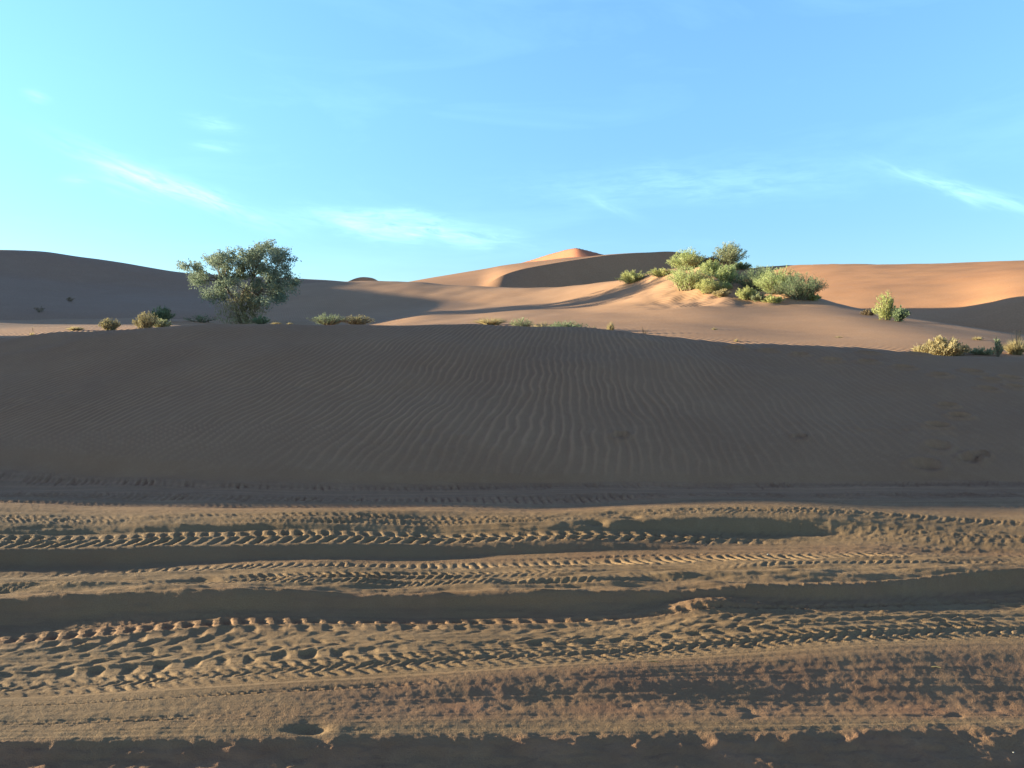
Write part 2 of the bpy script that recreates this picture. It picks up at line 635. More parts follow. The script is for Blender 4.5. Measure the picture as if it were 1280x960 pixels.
    z = z + lugs_in(band('foot', 'shelf', .3), X / .085, v, [(.75, .22, .0, .3, .018, .0), (-.6, .3, .4, .3, .018, .0)])
    v = vv('lip2', 'ia')
    # --- the deep rut is filled in for a stretch
    z = z + .05 * np.exp(-((X - 1.2) / .26) ** 2) * band('f1', 'ea', .7)
    # --- long thin ridges squeezed up between the wheel lines
    rz = band('lip', 'br', .8) * (1 - .78 * band('dd', 'br', .8))
    for (fr, am, sd) in ((3.3, .0060, 301), (7.1, .0036, 302), (13.0, .0018, 303)):
        n = noise2(kap * fr + .5 * noise2(X * .25, kap * .4, sd + 7), X * .16, sd)
        z = z + rz * am * (1 - np.minimum(np.abs(n) * 5.0, 1.0)) ** 1.5
    # --- more passes of narrower tyres, faint and broken
    for (nm, off, hw, pitch, dep, sk, x0, x1, sd) in TREADS:
        kc = KI(nm) + off + .22 * noise2(X * .22, X * 0, sd)
        v = (kap - kc) / hw
        q = np.abs(v) < 1.25
        Xq, vq = X[q], v[q]
        w = (1 - sst(.8, 1.1, np.abs(vq))) * sst(x0 - .5, x0 + .5, Xq) * (1 - sst(x1 - .5, x1 + .5, Xq))
        brk = np.clip(.55 + 1.4 * noise2(Xq * .5, vq * .3, sd + 3), .1, 1.2)
        z[q] += w * brk * (lugs(Xq / pitch + r0[q], vq, [(.5, .46, 0, sk, dep, .05), (-.5, .46, .5, -sk, dep, .05)]) - .004)
    # --- lumpy brown faces nearest the camera
    low = 1 - sst(KI('br') - .6, KI('br') + .25, kap)
    z = z + low * (fbm(X * 5.5, Y * 7, 3, 81) * .012 + fbm(X * 11, Y * 17, 3, 82) * .0085)
    cm = band('s', 'bq', .8) * sst(-1.6, -.2, X)
    z = z + cm * (fbm(X * 1.8, Y * 5.0, 3, 83) * .0030 + fbm(X * 12, Y * 17, 3, 84) * .0022)
    pits = band('c1', 'bq', .5)
    pn = fbm(X * 6.0, Y * 9.0, 2, 85)
    z = z - pits * sst(.2, .6, pn) * .006 * sst(-.6, .3, X)
    for (fx, fy, s) in PITS:
        p = NEAR.hit(fx, fy)
        r2 = ((X - p.x) / (.085 * s)) ** 2 + ((Y - p.y) / (.05 * s)) ** 2
        z = z - .024 * np.exp(-r2) + .006 * np.exp(-((X - p.x - .13 * s) / (.06 * s)) ** 2 - ((Y - p.y) / (.05 * s)) ** 2)
    # --- the added shading ridge, out of view to the left
    R = shade_ridge_height(X, Y)
    R = R - 1.2 * (1 - sst(0, 1.5, R))
    z = np.maximum(z, R) + .25 * np.exp(-((z - R) / .5) ** 2) * (R > .3)
    crest = crest + band('foot', 'lip', .3) * np.clip(.35 - (noise2(kap * 5.0, X * .3, 620) * 2.2) ** 2 * 3, 0, 1) * 1.6  # pale dry sand on tread edges, painting in relief that skylight leaves faint
    road = 1 - sst(KI('lip') - .5, KI('shelf') + .8, kap)
    churn_shade = np.clip(low * .95 + cm * .8 + pits * .1 + band('g2', 'ea', .4) * .55 + band('ib', 'h2', .4) * .4, 0, 1)  # browner churned sand, with slope shade and warm bounce painted into its colour
    churn_shade = churn_shade * np.clip(.75 + .6 * fbm(X * 2.5, Y * 4, 2, 90), 0, 1)
    V = np.stack([X, Y, z], axis=-1).reshape(-1, 3)
    FA = grid_faces(len(us), len(ds))
    kc = (kap[:-1, :-1] + kap[1:, 1:]) / 2
    cut = KI('foot') + .15
    for (nm, sel, mat, lab) in (('sandy_track', kc <= cut, M_NEAR, 'rutted sandy track with tyre marks in the foreground'),
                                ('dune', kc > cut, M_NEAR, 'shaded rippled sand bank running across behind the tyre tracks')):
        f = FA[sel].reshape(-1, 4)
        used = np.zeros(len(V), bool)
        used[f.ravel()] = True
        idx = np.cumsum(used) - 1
        structure(link_mesh(nm, V[used], idx[f], mat, {'churn_shade': churn_shade.reshape(-1)[used], 'crest': np.clip(crest, 0, 1).reshape(-1)[used], 'road': road.reshape(-1)[used]}), lab)


FOOT = [(1157, 582, 1.0), (1172, 558, .9), (1172, 533, .8), (1200, 522, .8), (1185, 508, .7), (1213, 575, .7), (1225, 569, .6), (1040, 449, .9),
        (1000, 441, .8), (1085, 452, .9), (1130, 459, .9), (1175, 470, .8), (1235, 486, .8), (1270, 482, .8), (1240, 473, .8), (1148, 444, .9), (1085, 441, .9),
        (960, 436, .8), (920, 432, .8), (1215, 463, .9), (1262, 470, .9), (776, 545, .6), (1000, 546, .5)]
TREADS = [  # row, offset, half width (in rows), lug pitch, depth, skew, from x, to x, seed
    ('lip', -.45, .16, .075, .010, .4, -9, 9, 601), ('lip2', .30, .14, .060, .008, .5, -9, 3, 602),
    ('g1', -.25, .13, .065, .009, .4, -2, 9, 603), ('g1', -.62, .14, .055, .008, .5, -9, 1, 604),
    ('h2', .35, .16, .070, .009, .4, 0, 9, 605), ('ia', .25, .30, .080, .010, .4, 1.4, 9, 606),
    ('f2', -.35, .40, .085, .012, .35, 1.0, 9, 607), ('f1', -.6, .30, .060, .008, .5, 1.2, 9, 608),
    ('s', -.45, .16, .050, .005, .5, -9, -.4, 609), ('c1', -.3, .25, .060, .005, .5, -9, -1.2, 610),
    ('shelf', -.35, .16, .08, .011, .4, -9, 9, 611), ('groove', -.4, .2, .07, .011, .4, -9, 9, 612),
]
PITS = [(388, 913, .8), (640, 728, 1.1), (325, 727, 1.5), (250, 724, 1.2), (790, 649, .8), (745, 655, 1.0)]

# ------------------------------------------------------------------ the land beyond
MID_T = [  # column: d1, (py2, d2), (py3, d3), crest (py, d)
    (-700, 22, (411, 32), (404, 48), (402, 90)),
    (-400, 22, (411, 32), (404, 48), (400, 90)),
    (0, 22, (411, 32), (403, 50), (398, 85)),
    (160, 23, (407, 36), (402, 50), (392, 85)),
    (300, 24, (413, 36), (404.5, 54), (378, 88)),
    (400, 26, (411, 36), (403.5, 54), (354, 92)),
    (480, 26, (408, 36), (400.5, 53), (354, 92)),
    (560, 25, (396, 45), (380, 60), (356.5, 86)),
    (640, 24, (397, 38), (382, 52), (361.5, 76)),
    (720, 22, (400, 32), (383, 45), (358, 64)),
    (800, 20, (404, 27), (378, 40), (347, 53)),
    (850, 19.3, (403, 26), (373.5, 38), (334, 47)),
    (900, 18.6, (405.5, 25), (376, 36.5), (329, 46)),
    (940, 18.1, (408.5, 24.2), (379, 35.2), (335, 45)),
    (980, 17.6, (411.5, 23.5), (381, 34), (352, 43)),
    (1020, 17.2, (415, 22.3), (386, 32.3), (374, 39)),
    (1060, 16.8, (418, 21.2), (391.5, 30.5), (385, 36)),
    (1120, 16.3, (422, 19.8), (401, 27.5), (396, 32)),
    (1200, 15.8, (430, 18.2), (413, 23.8), (408, 27.5)),
    (1280, 15.4, (438, 17.2), (424, 21), (419, 24.5)),
    (1600, 15.2, (455, 16.8), (450, 19), (446, 22)),
]


def mid_land():
    D, Z, C = [], [], []
    for (px, d1, a, b, c) in MID_T:
        ncp = np.interp(px, FC, CREST_PY)
        ncd = np.interp(px, FC, CREST_D)
        z1 = zpix(px, ncp + 5, d1)
        dd = [ncd - .5, d1, a[1], b[1], c[1], c[1] + 9, c[1] + 34]
        zc = zpix(px, c[0], c[1])
        zz = [zpix(px, ncp, ncd) - 1.0, z1, zpix(px, *a), zpix(px, *b), zc, zc - 2.0, zc - 5.5]
        if px < 350:
            zz[-2:] = [zc - .1, zc - .5]
        D.append(dd)
        Z.append(zz)
        C.append(px)
    L = Land(C, D, Z)

    def extra(x, y):
        px = 640 + F * x / np.maximum(y, 1)
        hill = np.exp(-((px - 925) / 95) ** 2) * sst(32, 38, y) * (1 - sst(50, 58, y))
        e = fbm(x * .10, y * .06, 3, 201) * .22 * sst(18, 30, y) * (1 - .75 * sst(880, 1000, px)) + hill * fbm(x * .38, y * .38, 3, 205) * .55
        return e
    L.extra = extra
    return L


MID = mid_land()
MID.sm = 24.0


def build_land(L, name, label, mat, ulim, nu, d0, d1, nd, extra=None, power=1.0):
    us = np.linspace((ulim[0] - 640) / F, (ulim[1] - 640) / F, nu)
    ds = d0 + (d1 - d0) * np.linspace(0, 1, nd) ** power
    z = L.grid(us, ds)
    X = us[:, None] * ds[None, :]
    Y = np.broadcast_to(ds[None, :], X.shape)
    if L.extra is not None:
        z = z + L.extra(X, Y)
    V = np.stack([X, Y, z], axis=-1).reshape(-1, 3)
    kd, _ = L.knots(us)
    ok = (ds[None, :] > kd[0][:, None]) & (ds[None, :] < kd[-1][:, None])
    f = grid_faces(nu, nd)[ok[:-1, :-1] & ok[1:, 1:] & ok[1:, :-1] & ok[:-1, 1:]]
    used = np.zeros(len(V), bool)
    used[f.ravel()] = True
    idx = np.cumsum(used) - 1
    return structure(link_mesh(name, V[used], idx[f], mat), label)


def table(T):
    """rows of (column, [(py, d) ...] near to far)"""
    C = [t[0] for t in T]
    D = [[p[1] for p in t[1]] for t in T]
    Z = [[zpix(t[0], *p) if p[0] is not None else 0 for p in t[1]] for t in T]
    return C, D, Z


def dune_land(T, back=(20, -4), foot=(8, -3), extra=None):
    C, D, Z = table(T)
    for d, z in zip(D, Z):
        d.insert(0, d[0] - foot[0])
        z.insert(0, z[0] + foot[1])
        zc, dc = z[-1], d[-1]
        d.append(dc + back[0])
        z.append(zc + back[1])
    L = Land(C, D, Z)
    L.extra = extra
    return L


def e_small(amp, sc, seed):
    return lambda x, y: fbm(x * sc, y * sc, 3, seed) * amp


LEFT = dune_land([
    (-1100, [(406, 50), (345, 72), (292, 88)]),
    (-600, [(406, 49), (300, 57), (280, 90)]),
    (-300, [(405, 49), (322, 58), (298, 91)]),
    (-150, [(404, 52), (337, 66), (306, 92)]),
    (0, [(402.5, 55), (346, 76), (313, 92)]),
    (55, [(402, 56), (350, 78), (314.3, 93)]),
    (100, [(401, 57), (356, 79), (321.5, 94)]),
    (180, [(399, 58), (362, 80), (333.5, 95)]),
    (230, [(397, 60), (366, 81), (341, 96)]),
    (300, [(394, 63), (368, 82), (346, 97)]),
    (375, [(385, 72), (366, 86), (350, 98)]),
    (430, [(374, 80), (362, 90), (352.3, 98)]),
    (500, [(366, 86), (361, 92), (357, 98)]),
    (560, [(368, 86), (366, 92), (364, 98)]),
], back=(40, -5), extra=e_small(.25, .06, 301))

RIGHT = dune_land([
    (760, [(405, 60), (385, 110), (365, 260)]),
    (850, [(405, 58), (375, 110), (348, 235)]),
    (940, [(403, 55), (370, 100), (333, 210)]),
    (1000, [(401, 52), (374, 75), (328.3, 180)]),
    (1060, [(403, 48), (377, 64), (327.5, 155)]),
    (1140, [(407, 42), (381, 55), (326.8, 137)]),
    (1200, [(411, 39), (384, 48), (325.3, 127)]),
    (1280, [(415, 35), (369, 44), (323.3, 117)]),
    (1420, [(420, 33), (354, 44), (320, 108)]),
    (1700, [(425, 32), (345, 43), (318, 104)]),
], back=(60, -9), foot=(6, -1.5), extra=e_small(.22, .07, 311))
RIGHT.soft = .07

SLIP = dune_land([
    (380, [(372, 150), (366, 165), (364, 210)]),
    (480, [(366, 135), (360, 150), (357, 215)]),
    (540, [(366, 118), (359, 130), (347, 230)]),
    (600, [(366, 110), (357.5, 120), (337, 240)]),
    (612, [(366.5, 108.5), (353, 119), (335, 242)]),
    (624, [(367.5, 108), (346, 121), (332.5, 244)]),
    (645, [(369, 112), (338.5, 127), (329.5, 247)]),
    (680, [(370, 124), (331.3, 140), (325.5, 250)]),
    (720, [(371, 138), (324.7, 155), (321.5, 250)]),
    (760, [(372, 150), (319, 168), (318, 238)]),
    (810, [(372, 164), (315.5, 182), (315.6, 230)]),
    (845, [(372, 172), (315, 190), (316, 235)]),
    (870, [(372, 178), (319.5, 196), (320.5, 240)]),
    (900, [(375, 182), (331, 200), (334, 245)]),
    (960, [(380, 190), (350, 210), (352, 250)]),
], back=(40, -12), foot=(6, -2))
SLIP.lin = True
SLIP.sm = 5.0

PEAK = dune_land([
    (520, [(380, 380), (362, 430), (357, 450)]),
    (600, [(380, 380), (356, 430), (345, 450)]),
    (655, [(380, 390), (345, 455), (327.5, 485)]),
    (690, [(380, 375), (336, 435), (316.5, 468)]),
    (710, [(380, 360), (331, 420), (311.2, 454)]),
    (718, [(380, 355), (330, 414), (309.6, 448)]),
    (727, [(380, 350), (330, 410), (311.2, 444)]),
    (752, [(380, 345), (332, 405), (317.5, 438)]),
    (800, [(380, 350), (340, 415), (330, 460)]),
    (900, [(380, 350), (350, 415), (345, 460)]),
], back=(60, -25), foot=(10, -3))
PEAK.lin = True
PEAK.sm = 3.0

KNOB = dune_land([
    (405, [(366, 232), (361, 240), (360.5, 248)]),
    (430, [(366, 240), (354.5, 250), (354.6, 258)]),
    (446, [(366, 249), (347.6, 262), (348.0, 270)]),
    (456, [(366, 258), (346.2, 272), (346.6, 280)]),
    (468, [(366, 268), (347.8, 283), (348.2, 291)]),
    (478, [(366, 278), (354.0, 292), (354.3, 300)]),
    (500, [(369, 292), (362, 305), (362, 312)]),
], back=(30, -8), foot=(10, -3))
KNOB.sm = 3.0
KNOB.lin = True

build_near()
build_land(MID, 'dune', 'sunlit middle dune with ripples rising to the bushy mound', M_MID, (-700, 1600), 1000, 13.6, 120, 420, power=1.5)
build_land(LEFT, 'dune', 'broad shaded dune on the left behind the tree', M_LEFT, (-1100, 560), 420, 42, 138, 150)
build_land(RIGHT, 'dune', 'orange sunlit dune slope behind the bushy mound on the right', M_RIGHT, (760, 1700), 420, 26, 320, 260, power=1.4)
build_land(SLIP, 'dune', 'far dune with a dark curved slip face below its brink', M_FAR, (380, 960), 620, 100, 292, 420, power=1.3)
build_land(PEAK, 'dune', 'farthest dune, its red sunlit peak showing above the curved brink', M_RED, (520, 900), 200, 335, 522, 120)
build_land(KNOB, 'dune', 'small dark dune tip on the skyline right of the tree', M_FAR, (405, 500), 110, 224, 345, 200)


def build_ground():
    rs = np.concatenate([[0.0], np.geomspace(3, 9000, 60)])
    th = np.linspace(0, 2 * pi, 97)[:-1]
    X = (rs[:, None] * np.cos(th)[None, :])
    Y = (rs[:, None] * np.sin(th)[None, :])
    z = -.62 + fbm(X * .02, Y * .02, 3, 401) * .1 * sst(10, 60, rs)[:, None] - .4 * sst(30, 200, rs)[:, None]
    V = np.stack([X, Y, z], -1).reshape(-1, 3)
    nr, nt = len(rs), len(th)
    i = np.arange(nr - 1)[:, None] * nt
    a = i + np.arange(nt)[None, :]
    b = i + (np.arange(nt)[None, :] + 1) % nt
    f = np.stack([a, a + nt, b + nt, b], -1).reshape(-1, 4)
    structure(link_mesh('ground', V, f, M_LEFT), 'flat desert sand reaching the horizon under the dunes')


build_ground()


# ------------------------------------------------------------------ plants
def leaf_mat(name, a, b, trans=.35):
    m = bpy.data.materials.new(name)
    m.use_nodes = True
    k = NT(m.node_tree)
    bs = k.n['Principled BSDF']
    at = k.new('ShaderNodeAttribute', attribute_name='tone')
    c = k.mix(at.outputs['Fac'], (*a, 1), (*b, 1))
    k.l.new(c, bs.inputs['Base Color'])
    bs.inputs['Roughness'].default_value = .75
    bs.inputs['Specular IOR Level'].default_value = .2
    tr = k.new('ShaderNodeBsdfTranslucent')
    k.l.new(c, tr.inputs[0])
    mx = k.new('ShaderNodeMixShader')
    mx.inputs[0].default_value = trans
    k.l.new(bs.outputs[0], mx.inputs[1])
    k.l.new(tr.outputs[0], mx.inputs[2])
    k.l.new(mx.outputs[0], k.n['Material Output'].inputs['Surface'])
    return m


def bark_mat(name, a, b):
    m = bpy.data.materials.new(name)
    m.use_nodes = True
    k = NT(m.node_tree)
    bs = k.n['Principled BSDF']
    tc = k.new('ShaderNodeTexCoord')
    n = k.noise(tc.outputs['Object'], 14, 4, .6)
    k.l.new(k.mix(n, (*a, 1), (*b, 1)), bs.inputs['Base Color'])
    bs.inputs['Roughness'].default_value = .9
    return m


L_TREE = leaf_mat('acacia_leaf', (.17, .21, .14), (.38, .41, .265))
L_TAN = leaf_mat('dry_leaf', (.20, .165, .075), (.40, .33, .16))
L_GREEN = leaf_mat('bush_leaf', (.26, .32, .11), (.56, .58, .25), .45)
L_YELLOW = leaf_mat('yellow_green_leaf', (.28, .30, .10), (.56, .54, .22), .45)
L_DARK = leaf_mat('dark_leaf', (.12, .155, .08), (.28, .32, .16))
L_GREY = leaf_mat('grey_green_leaf', (.19, .21, .115), (.42, .42, .22))
L_STRAW = leaf_mat('straw', (.32, .24, .11), (.52, .42, .21), .45)
L_BROWN = leaf_mat('dead_twig_leaf', (.15, .10, .055), (.27, .19, .10))
BARK = bark_mat('bark', (.10, .07, .05), (.22, .17, .12))
STEM = bark_mat('stem_bark', (.14, .105, .065), (.26, .21, .13))


def leaf_quads(P, D, ln, wd, tone):
    """pointed quads at P along D"""
    n = len(P)
    D = D / np.linalg.norm(D, axis=1, keepdims=True)
    r = NP.normal(size=(n, 3))
    s = np.cross(D, r)
    s /= np.linalg.norm(s, axis=1, keepdims=True) + 1e-9
    ln = ln * NP.uniform(.6, 1.3, (n, 1))
    wd = wd * NP.uniform(.7, 1.2, (n, 1))
    V = np.stack([P, P + D * ln * .5 + s * wd * .5, P + D * ln, P + D * ln * .5 - s * wd * .5], 1).reshape(-1, 3)
    f = np.arange(4 * n).reshape(n, 4)
    return V, f, np.repeat(tone, 4)


def tube_pts(pts, r0, r1, sides=4):
    pts = np.asarray(pts, float)
    n = len(pts)
    t = np.gradient(pts, axis=0)
    t /= np.linalg.norm(t, axis=1, keepdims=True) + 1e-9
    ref = np.where(np.abs(t[:, 2:3]) > .9, np.array([[1., 0, 0]]), np.array([[0, 0, 1.]]))
    a = np.cross(t, ref)
    a /= np.linalg.norm(a, axis=1, keepdims=True) + 1e-9
    b = np.cross(t, a)
    r = np.linspace(r0, r1, n)[:, None]
    ang = np.arange(sides) * 2 * pi / sides
    V = np.concatenate([(pts + r * (cos(q) * a + sin(q) * b))[:, None] for q in ang], 1).reshape(-1, 3)
    f = []
    for i in range(n - 1):
        for j in range(sides):
            f.append((i * sides + j, i * sides + (j + 1) % sides, (i + 1) * sides + (j + 1) % sides, (i + 1) * sides + j))
    return V, np.array(f)


class Bag:
    def __init__(s):
        s.V, s.F, s.T, s.n = [], [], [], 0

    def add(s, V, f, tone=None):
        s.V.append(V)
        s.F.append(f + s.n)
        s.T.append(tone if tone is not None else np.full(len(V), .5))
        s.n += len(V)

    def build(s, name, mat, parent=None, smooth=False):
        o = link_mesh(name, np.concatenate(s.V), np.concatenate(s.F), mat, {'tone': np.concatenate(s.T)}, smooth)
        o.parent = parent
        return o


def empty(name, loc):
    o = bpy.data.objects.new(name, None)
    o.empty_display_size = .2
    o.location = loc
    COL.objects.link(o)
    return o


def stem_paths(w, h, n, lean=0.0, droop=.15, spread=1.0, steps=6):
    """curved stems filling a low dome of width w and height h"""
    out = []
    for i in range(n):
        a = rnd.uniform(0, 2 * pi)
        q = math.sqrt(rnd.random()) * spread
        hh = h * (1 - .55 * q ** 2) * rnd.uniform(.68, 1.06)
        ex, ey = cos(a) * q * w * .5, sin(a) * q * w * .5
        b0 = rnd.uniform(.05, .35)
        pts = []
        for k in range(steps):
            t = k / (steps - 1)
            c = b0 + (1 - b0) * t ** 1.25
            pts.append((ex * c + lean * h * t * t + rnd.gauss(0, .012) * w, ey * c + rnd.gauss(0, .012) * w, hh * (t - droop * t * t * q) / (1 - droop * q) - .03))
        out.append(np.array(pts))
    return out


def shrub(base, w, h, mat, label, cat='bush', group=None, n=46, per=46, leaf=.07, lean=0., up=.5, name='desert_bush', stem_mat=None, low=.12, spread=1.0):
    root = empty(name, base)
    tag(root, label, cat, group)
    st = Bag()
    lf = Bag()
    for pth in stem_paths(w, h, n, lean, spread=spread):
        st.add(*tube_pts(pth, .012 * max(w, .6), .003, 3))
        t = NP.uniform(low, 1, per) ** .8
        k = np.clip((t * (len(pth) - 1)).astype(int), 0, len(pth) - 2)
        fr = (t * (len(pth) - 1) - k)[:, None]
        P = pth[k] * (1 - fr) + pth[k + 1] * fr
        P = P + NP.normal(size=P.shape) * (.045 * w) * (1.1 - .7 * t[:, None])
        P[:, 2] = np.maximum(P[:, 2], .0)
        D = NP.normal(size=P.shape) + np.array([0, 0, up * 2])
        D += (pth[-1] - pth[0]) / (np.linalg.norm(pth[-1] - pth[0]) + 1e-6) * 1.3
        tone = np.clip(NP.normal(.44, .2, per) + rnd.gauss(0, .16) + .25 * t, 0, 1)
        lf.add(*leaf_quads(P, D, leaf * 1.6, leaf * .55, tone))
    st.build('branch_cluster', stem_mat or STEM, root)
    lf.build('foliage', mat, root)
    return root


def grass(base, w, h, mat, label, cat='grass tuft', group=None, n=260, blade=.012, name='grass_tuft', lean=0., seed_heads=False):
    root = empty(name, base)
    tag(root, label, cat, group)
    bg = Bag()
    for pth in stem_paths(w, h, n, lean, droop=.5, steps=4):
        side = np.cross(pth[-1] - pth[0], NP.normal(size=3))
        side /= np.linalg.norm(side) + 1e-9
        wd = blade * np.array([1, .85, .55, .08])[:, None]
        V = np.concatenate([pth + side * wd, pth - side * wd])
        f = np.array([(i, i + 1, 4 + i + 1, 4 + i) for i in range(3)])
        bg.add(V, f, np.full(8, min(1, max(0, rnd.gauss(.5, .25)))))
    bg.build('blade_cluster', mat, root)
    if seed_heads:
        sb = Bag()
        for i in range(14):
            a = rnd.uniform(0, 2 * pi)
            q = rnd.uniform(.1, .5)
            p = [(cos(a) * q * w * .5 * t, sin(a) * q * w * .5 * t, h * 1.25 * t) for t in (0, .35, .7, 1)]
            sb.add(*tube_pts(p, .006, .003, 3))
        sb.build('stalk_cluster', STEM, root)
    return root


def ground_at(px, py=None, d=None, land=None):
    land = land or MID
    if d is not None:
        rx = (px - 640) / F
        return Vector((rx * d, d, land.height(rx * d, d)))
    return land.hit(px, py)


def camelthorn():
    d = 52.0
    sc = F / d
    base = ground_at(309, d=d)
    base.z = min(base.z, zpix(309, 405, d)) - .15
    root = empty('acacia_tree', base)
    tag(root, 'grey green umbrella shaped acacia tree standing behind the bank on the left', 'tree')

    def at(cx, cy, dy=0.0):       # enlarged-photo coordinates -> local metres at the tree's own distance
        px, py = 308 + (cx / 2.977 - 308) * .91, 280 + cy / 2.977
        return np.array([(px - 640) / F * d - base.x, dy, zpix(px, py, d) - base.z])
    trunk_top = at(905, 318)
    tb = Bag()
    for (ox, oy, r) in ((-.25, .1, .13), (.12, -.08, .16), (.42, .15, .11), (-.05, .3, .10)):
        p0 = np.array([ox, oy, -.3])
        p3 = at(890 + ox * 90, 300 - abs(ox) * 40, oy * 2)
        pts = [p0, p0 * .6 + p3 * .3 + np.array([ox * .5, 0, .25]), p0 * .2 + p3 * .7, p3]
        tb.add(*tube_pts(np.array(pts), r, r * .62, 7))
    tb.build('trunk', BARK, root, True)
    lobes = [
        (at(845, 235, -.3), [(728, 195), (745, 160), (775, 135), (805, 120), (838, 112), (845, 150), (800, 175), (752, 215), (790, 235), (835, 205), (862, 255), (772, 265), (875, 185), (815, 262), (712, 182), (770, 190), (815, 150), (858, 128), (850, 225)]),
        (at(945, 205, .2), [(905, 125), (930, 100), (962, 90), (1000, 78), (1030, 92), (962, 140), (925, 165), (1000, 130), (980, 105), (905, 160), (945, 120), (890, 150), (1015, 82), (935, 140)]),
        (at(1000, 215, .5), [(1060, 110), (1085, 135), (1080, 165), (1095, 195), (1045, 185), (1062, 222), (1010, 170), (1035, 150), (1045, 130), (985, 185), (1088, 212), (1020, 205)]),
        (at(960, 262, -.5), [(1040, 265), (1062, 268), (1000, 255), (980, 225), (925, 225), (1010, 285), (945, 245), (1035, 240), (900, 215), (960, 200)]),
    ]
    fol = Bag()
    for (node, cl) in lobes:
        br = Bag()
        s0 = trunk_top + NP.normal(size=3) * .12
        mid = s0 * .5 + node * .5 + NP.normal(size=3) * .15
        br.add(*tube_pts(np.array([s0, mid, node]), .095, .06, 6))
        for (cx, cy) in cl:
            reach = rnd.gauss(0, 1.25)
            c = at(cx, cy, reach)
            m1 = node * .55 + c * .45 + NP.normal(size=3) * .18 + np.array([0, 0, .1])
            br.add(*tube_pts(np.array([node, m1, c]), .045, .012, 4))
            sub = int(rnd.uniform(5, 9))
            for j in range(sub):
                o = c + NP.normal(size=3) * np.array([.26, .36, .18])
                br.add(*tube_pts(np.array([m1 * .3 + c * .7, o]), .014, .005, 3))
                k = int(rnd.uniform(58, 98))
                P = o + NP.normal(size=(k, 3)) * np.array([.15, .18, .11])
                P[:, 2] -= np.abs(NP.normal(size=k)) * .10
                D = NP.normal(size=(k, 3)) + np.array([0, 0, -.35])
                tone = np.clip(NP.normal(.38, .22, k) + rnd.gauss(0, .15), 0, 1)
                fol.add(*leaf_quads(P, D, .15, .065, tone))
        br.build('branch', BARK, root, True)
    fol.build('crown', L_TREE, root)
    low = Bag()
    for (cx, cy) in [(868, 312), (850, 325), (905, 330), (940, 285), (955, 310), (925, 355), (885, 362), (900, 295), (975, 322), (945, 340), (912, 275), (866, 345), (930, 300), (960, 350), (990, 300)]:
        c = at(cx, cy, rnd.gauss(-.9, .5))
        for j in range(6):
            o = c + NP.normal(size=3) * np.array([.30, .32, .24])
            k = int(rnd.uniform(26, 50))
            P = o + NP.normal(size=(k, 3)) * np.array([.17, .17, .22])
            P[:, 2] = np.maximum(P[:, 2], .02)
            D = NP.normal(size=(k, 3)) * .6 + np.array([0, 0, -.9])
            low.add(*leaf_quads(P, D, .16, .05, np.clip(NP.normal(.35, .25, k), 0, 1)))
    low.build('hanging_foliage', leaf_mat('hanging_leaf', (.26, .22, .11), (.48, .40, .20)), root)
    return root


camelthorn()

PX = 1.0 / F
G_MOUND = 'green bushes growing over the sandy mound'
MOUND = [  # px, base py, width px, height px, leaf, label, stems, name
    (791, 353, 25, 12, L_YELLOW, 'small yellow green bush standing alone to the left of the bushy mound', 36),
    (827, 345, 24, 8, L_YELLOW, 'low pale strip of brush running up the left shoulder of the mound', 26),
    (860, 337, 32, 21, L_GREEN, 'rounded green bush high on the upper left edge of the mound', 60),
    (912, 330, 28, 22, L_GREY, 'wispy grey green bush crowning the very top of the mound against the sky', 56),
    (861, 362, 42, 24, L_GREEN, 'widest soft green bush low on the left sunlit face of the mound', 80),
    (890, 344, 24, 15, L_GREEN, 'mid sized green bush in the centre just under the brown dead heap', 46),
    (909, 355, 20, 21, L_GREEN, 'upright darkish green bush in the shaded centre hollow of the mound', 44),
    (887, 366, 26, 15, L_YELLOW, 'yellowish bush at the lower front edge beside the widest green bush', 46),
    (933, 374, 17, 14, L_YELLOW, 'small bright yellow green bush in front of the shaded hollow', 36),
    (902, 371, 16, 8, L_STRAW, 'tiny pale straw coloured tuft at the bottom front of the mound', 26),
    (948, 363, 36, 25, L_DARK, 'dark green bush right of the shaded hollow on the mound', 66),
    (972, 366, 38, 28, L_GREEN, 'full green bush with sunlit crown on the right half of the mound', 76),
    (1001, 374, 42, 27, L_DARK, 'dark wedge shaped bush at the far right end of the mound', 76),
    (966, 378, 17, 8, L_YELLOW, 'very low yellow bush at the foot under the full green bush', 26),
    (924, 336, 18, 7, L_DARK, 'flat dark bush just below the top bush on its right', 26),
    (1014, 375, 16, 8, L_YELLOW, 'low yellowish sprig under the dark wedge shaped bush', 24),
    (905, 362, 14, 8, L_GREEN, 'smallest green sprig between the centre and front bushes of the mound', 22),
    (948, 376, 15, 9, L_GREY, 'small grey tuft at the base of the dark green bush', 26),
]
for (px, py, w, h, mat, lab, n) in MOUND:
    p = ground_at(px, py)
    sc = p.y * PX
    p.z -= .04
    shrub(p, w * sc * 1.66, h * sc * 1.32, mat, lab, 'bush', G_MOUND, n=int(n * 1.5), per=85, leaf=.05 * p.y / 42)
p = ground_at(889, 329)
shrub(p, 20 * p.y * PX, 8 * p.y * PX, L_BROWN, 'brown heap of dead twigs beside the top bush of the mound', 'brush', None, n=40, per=40, leaf=.06, name='dead_brush')

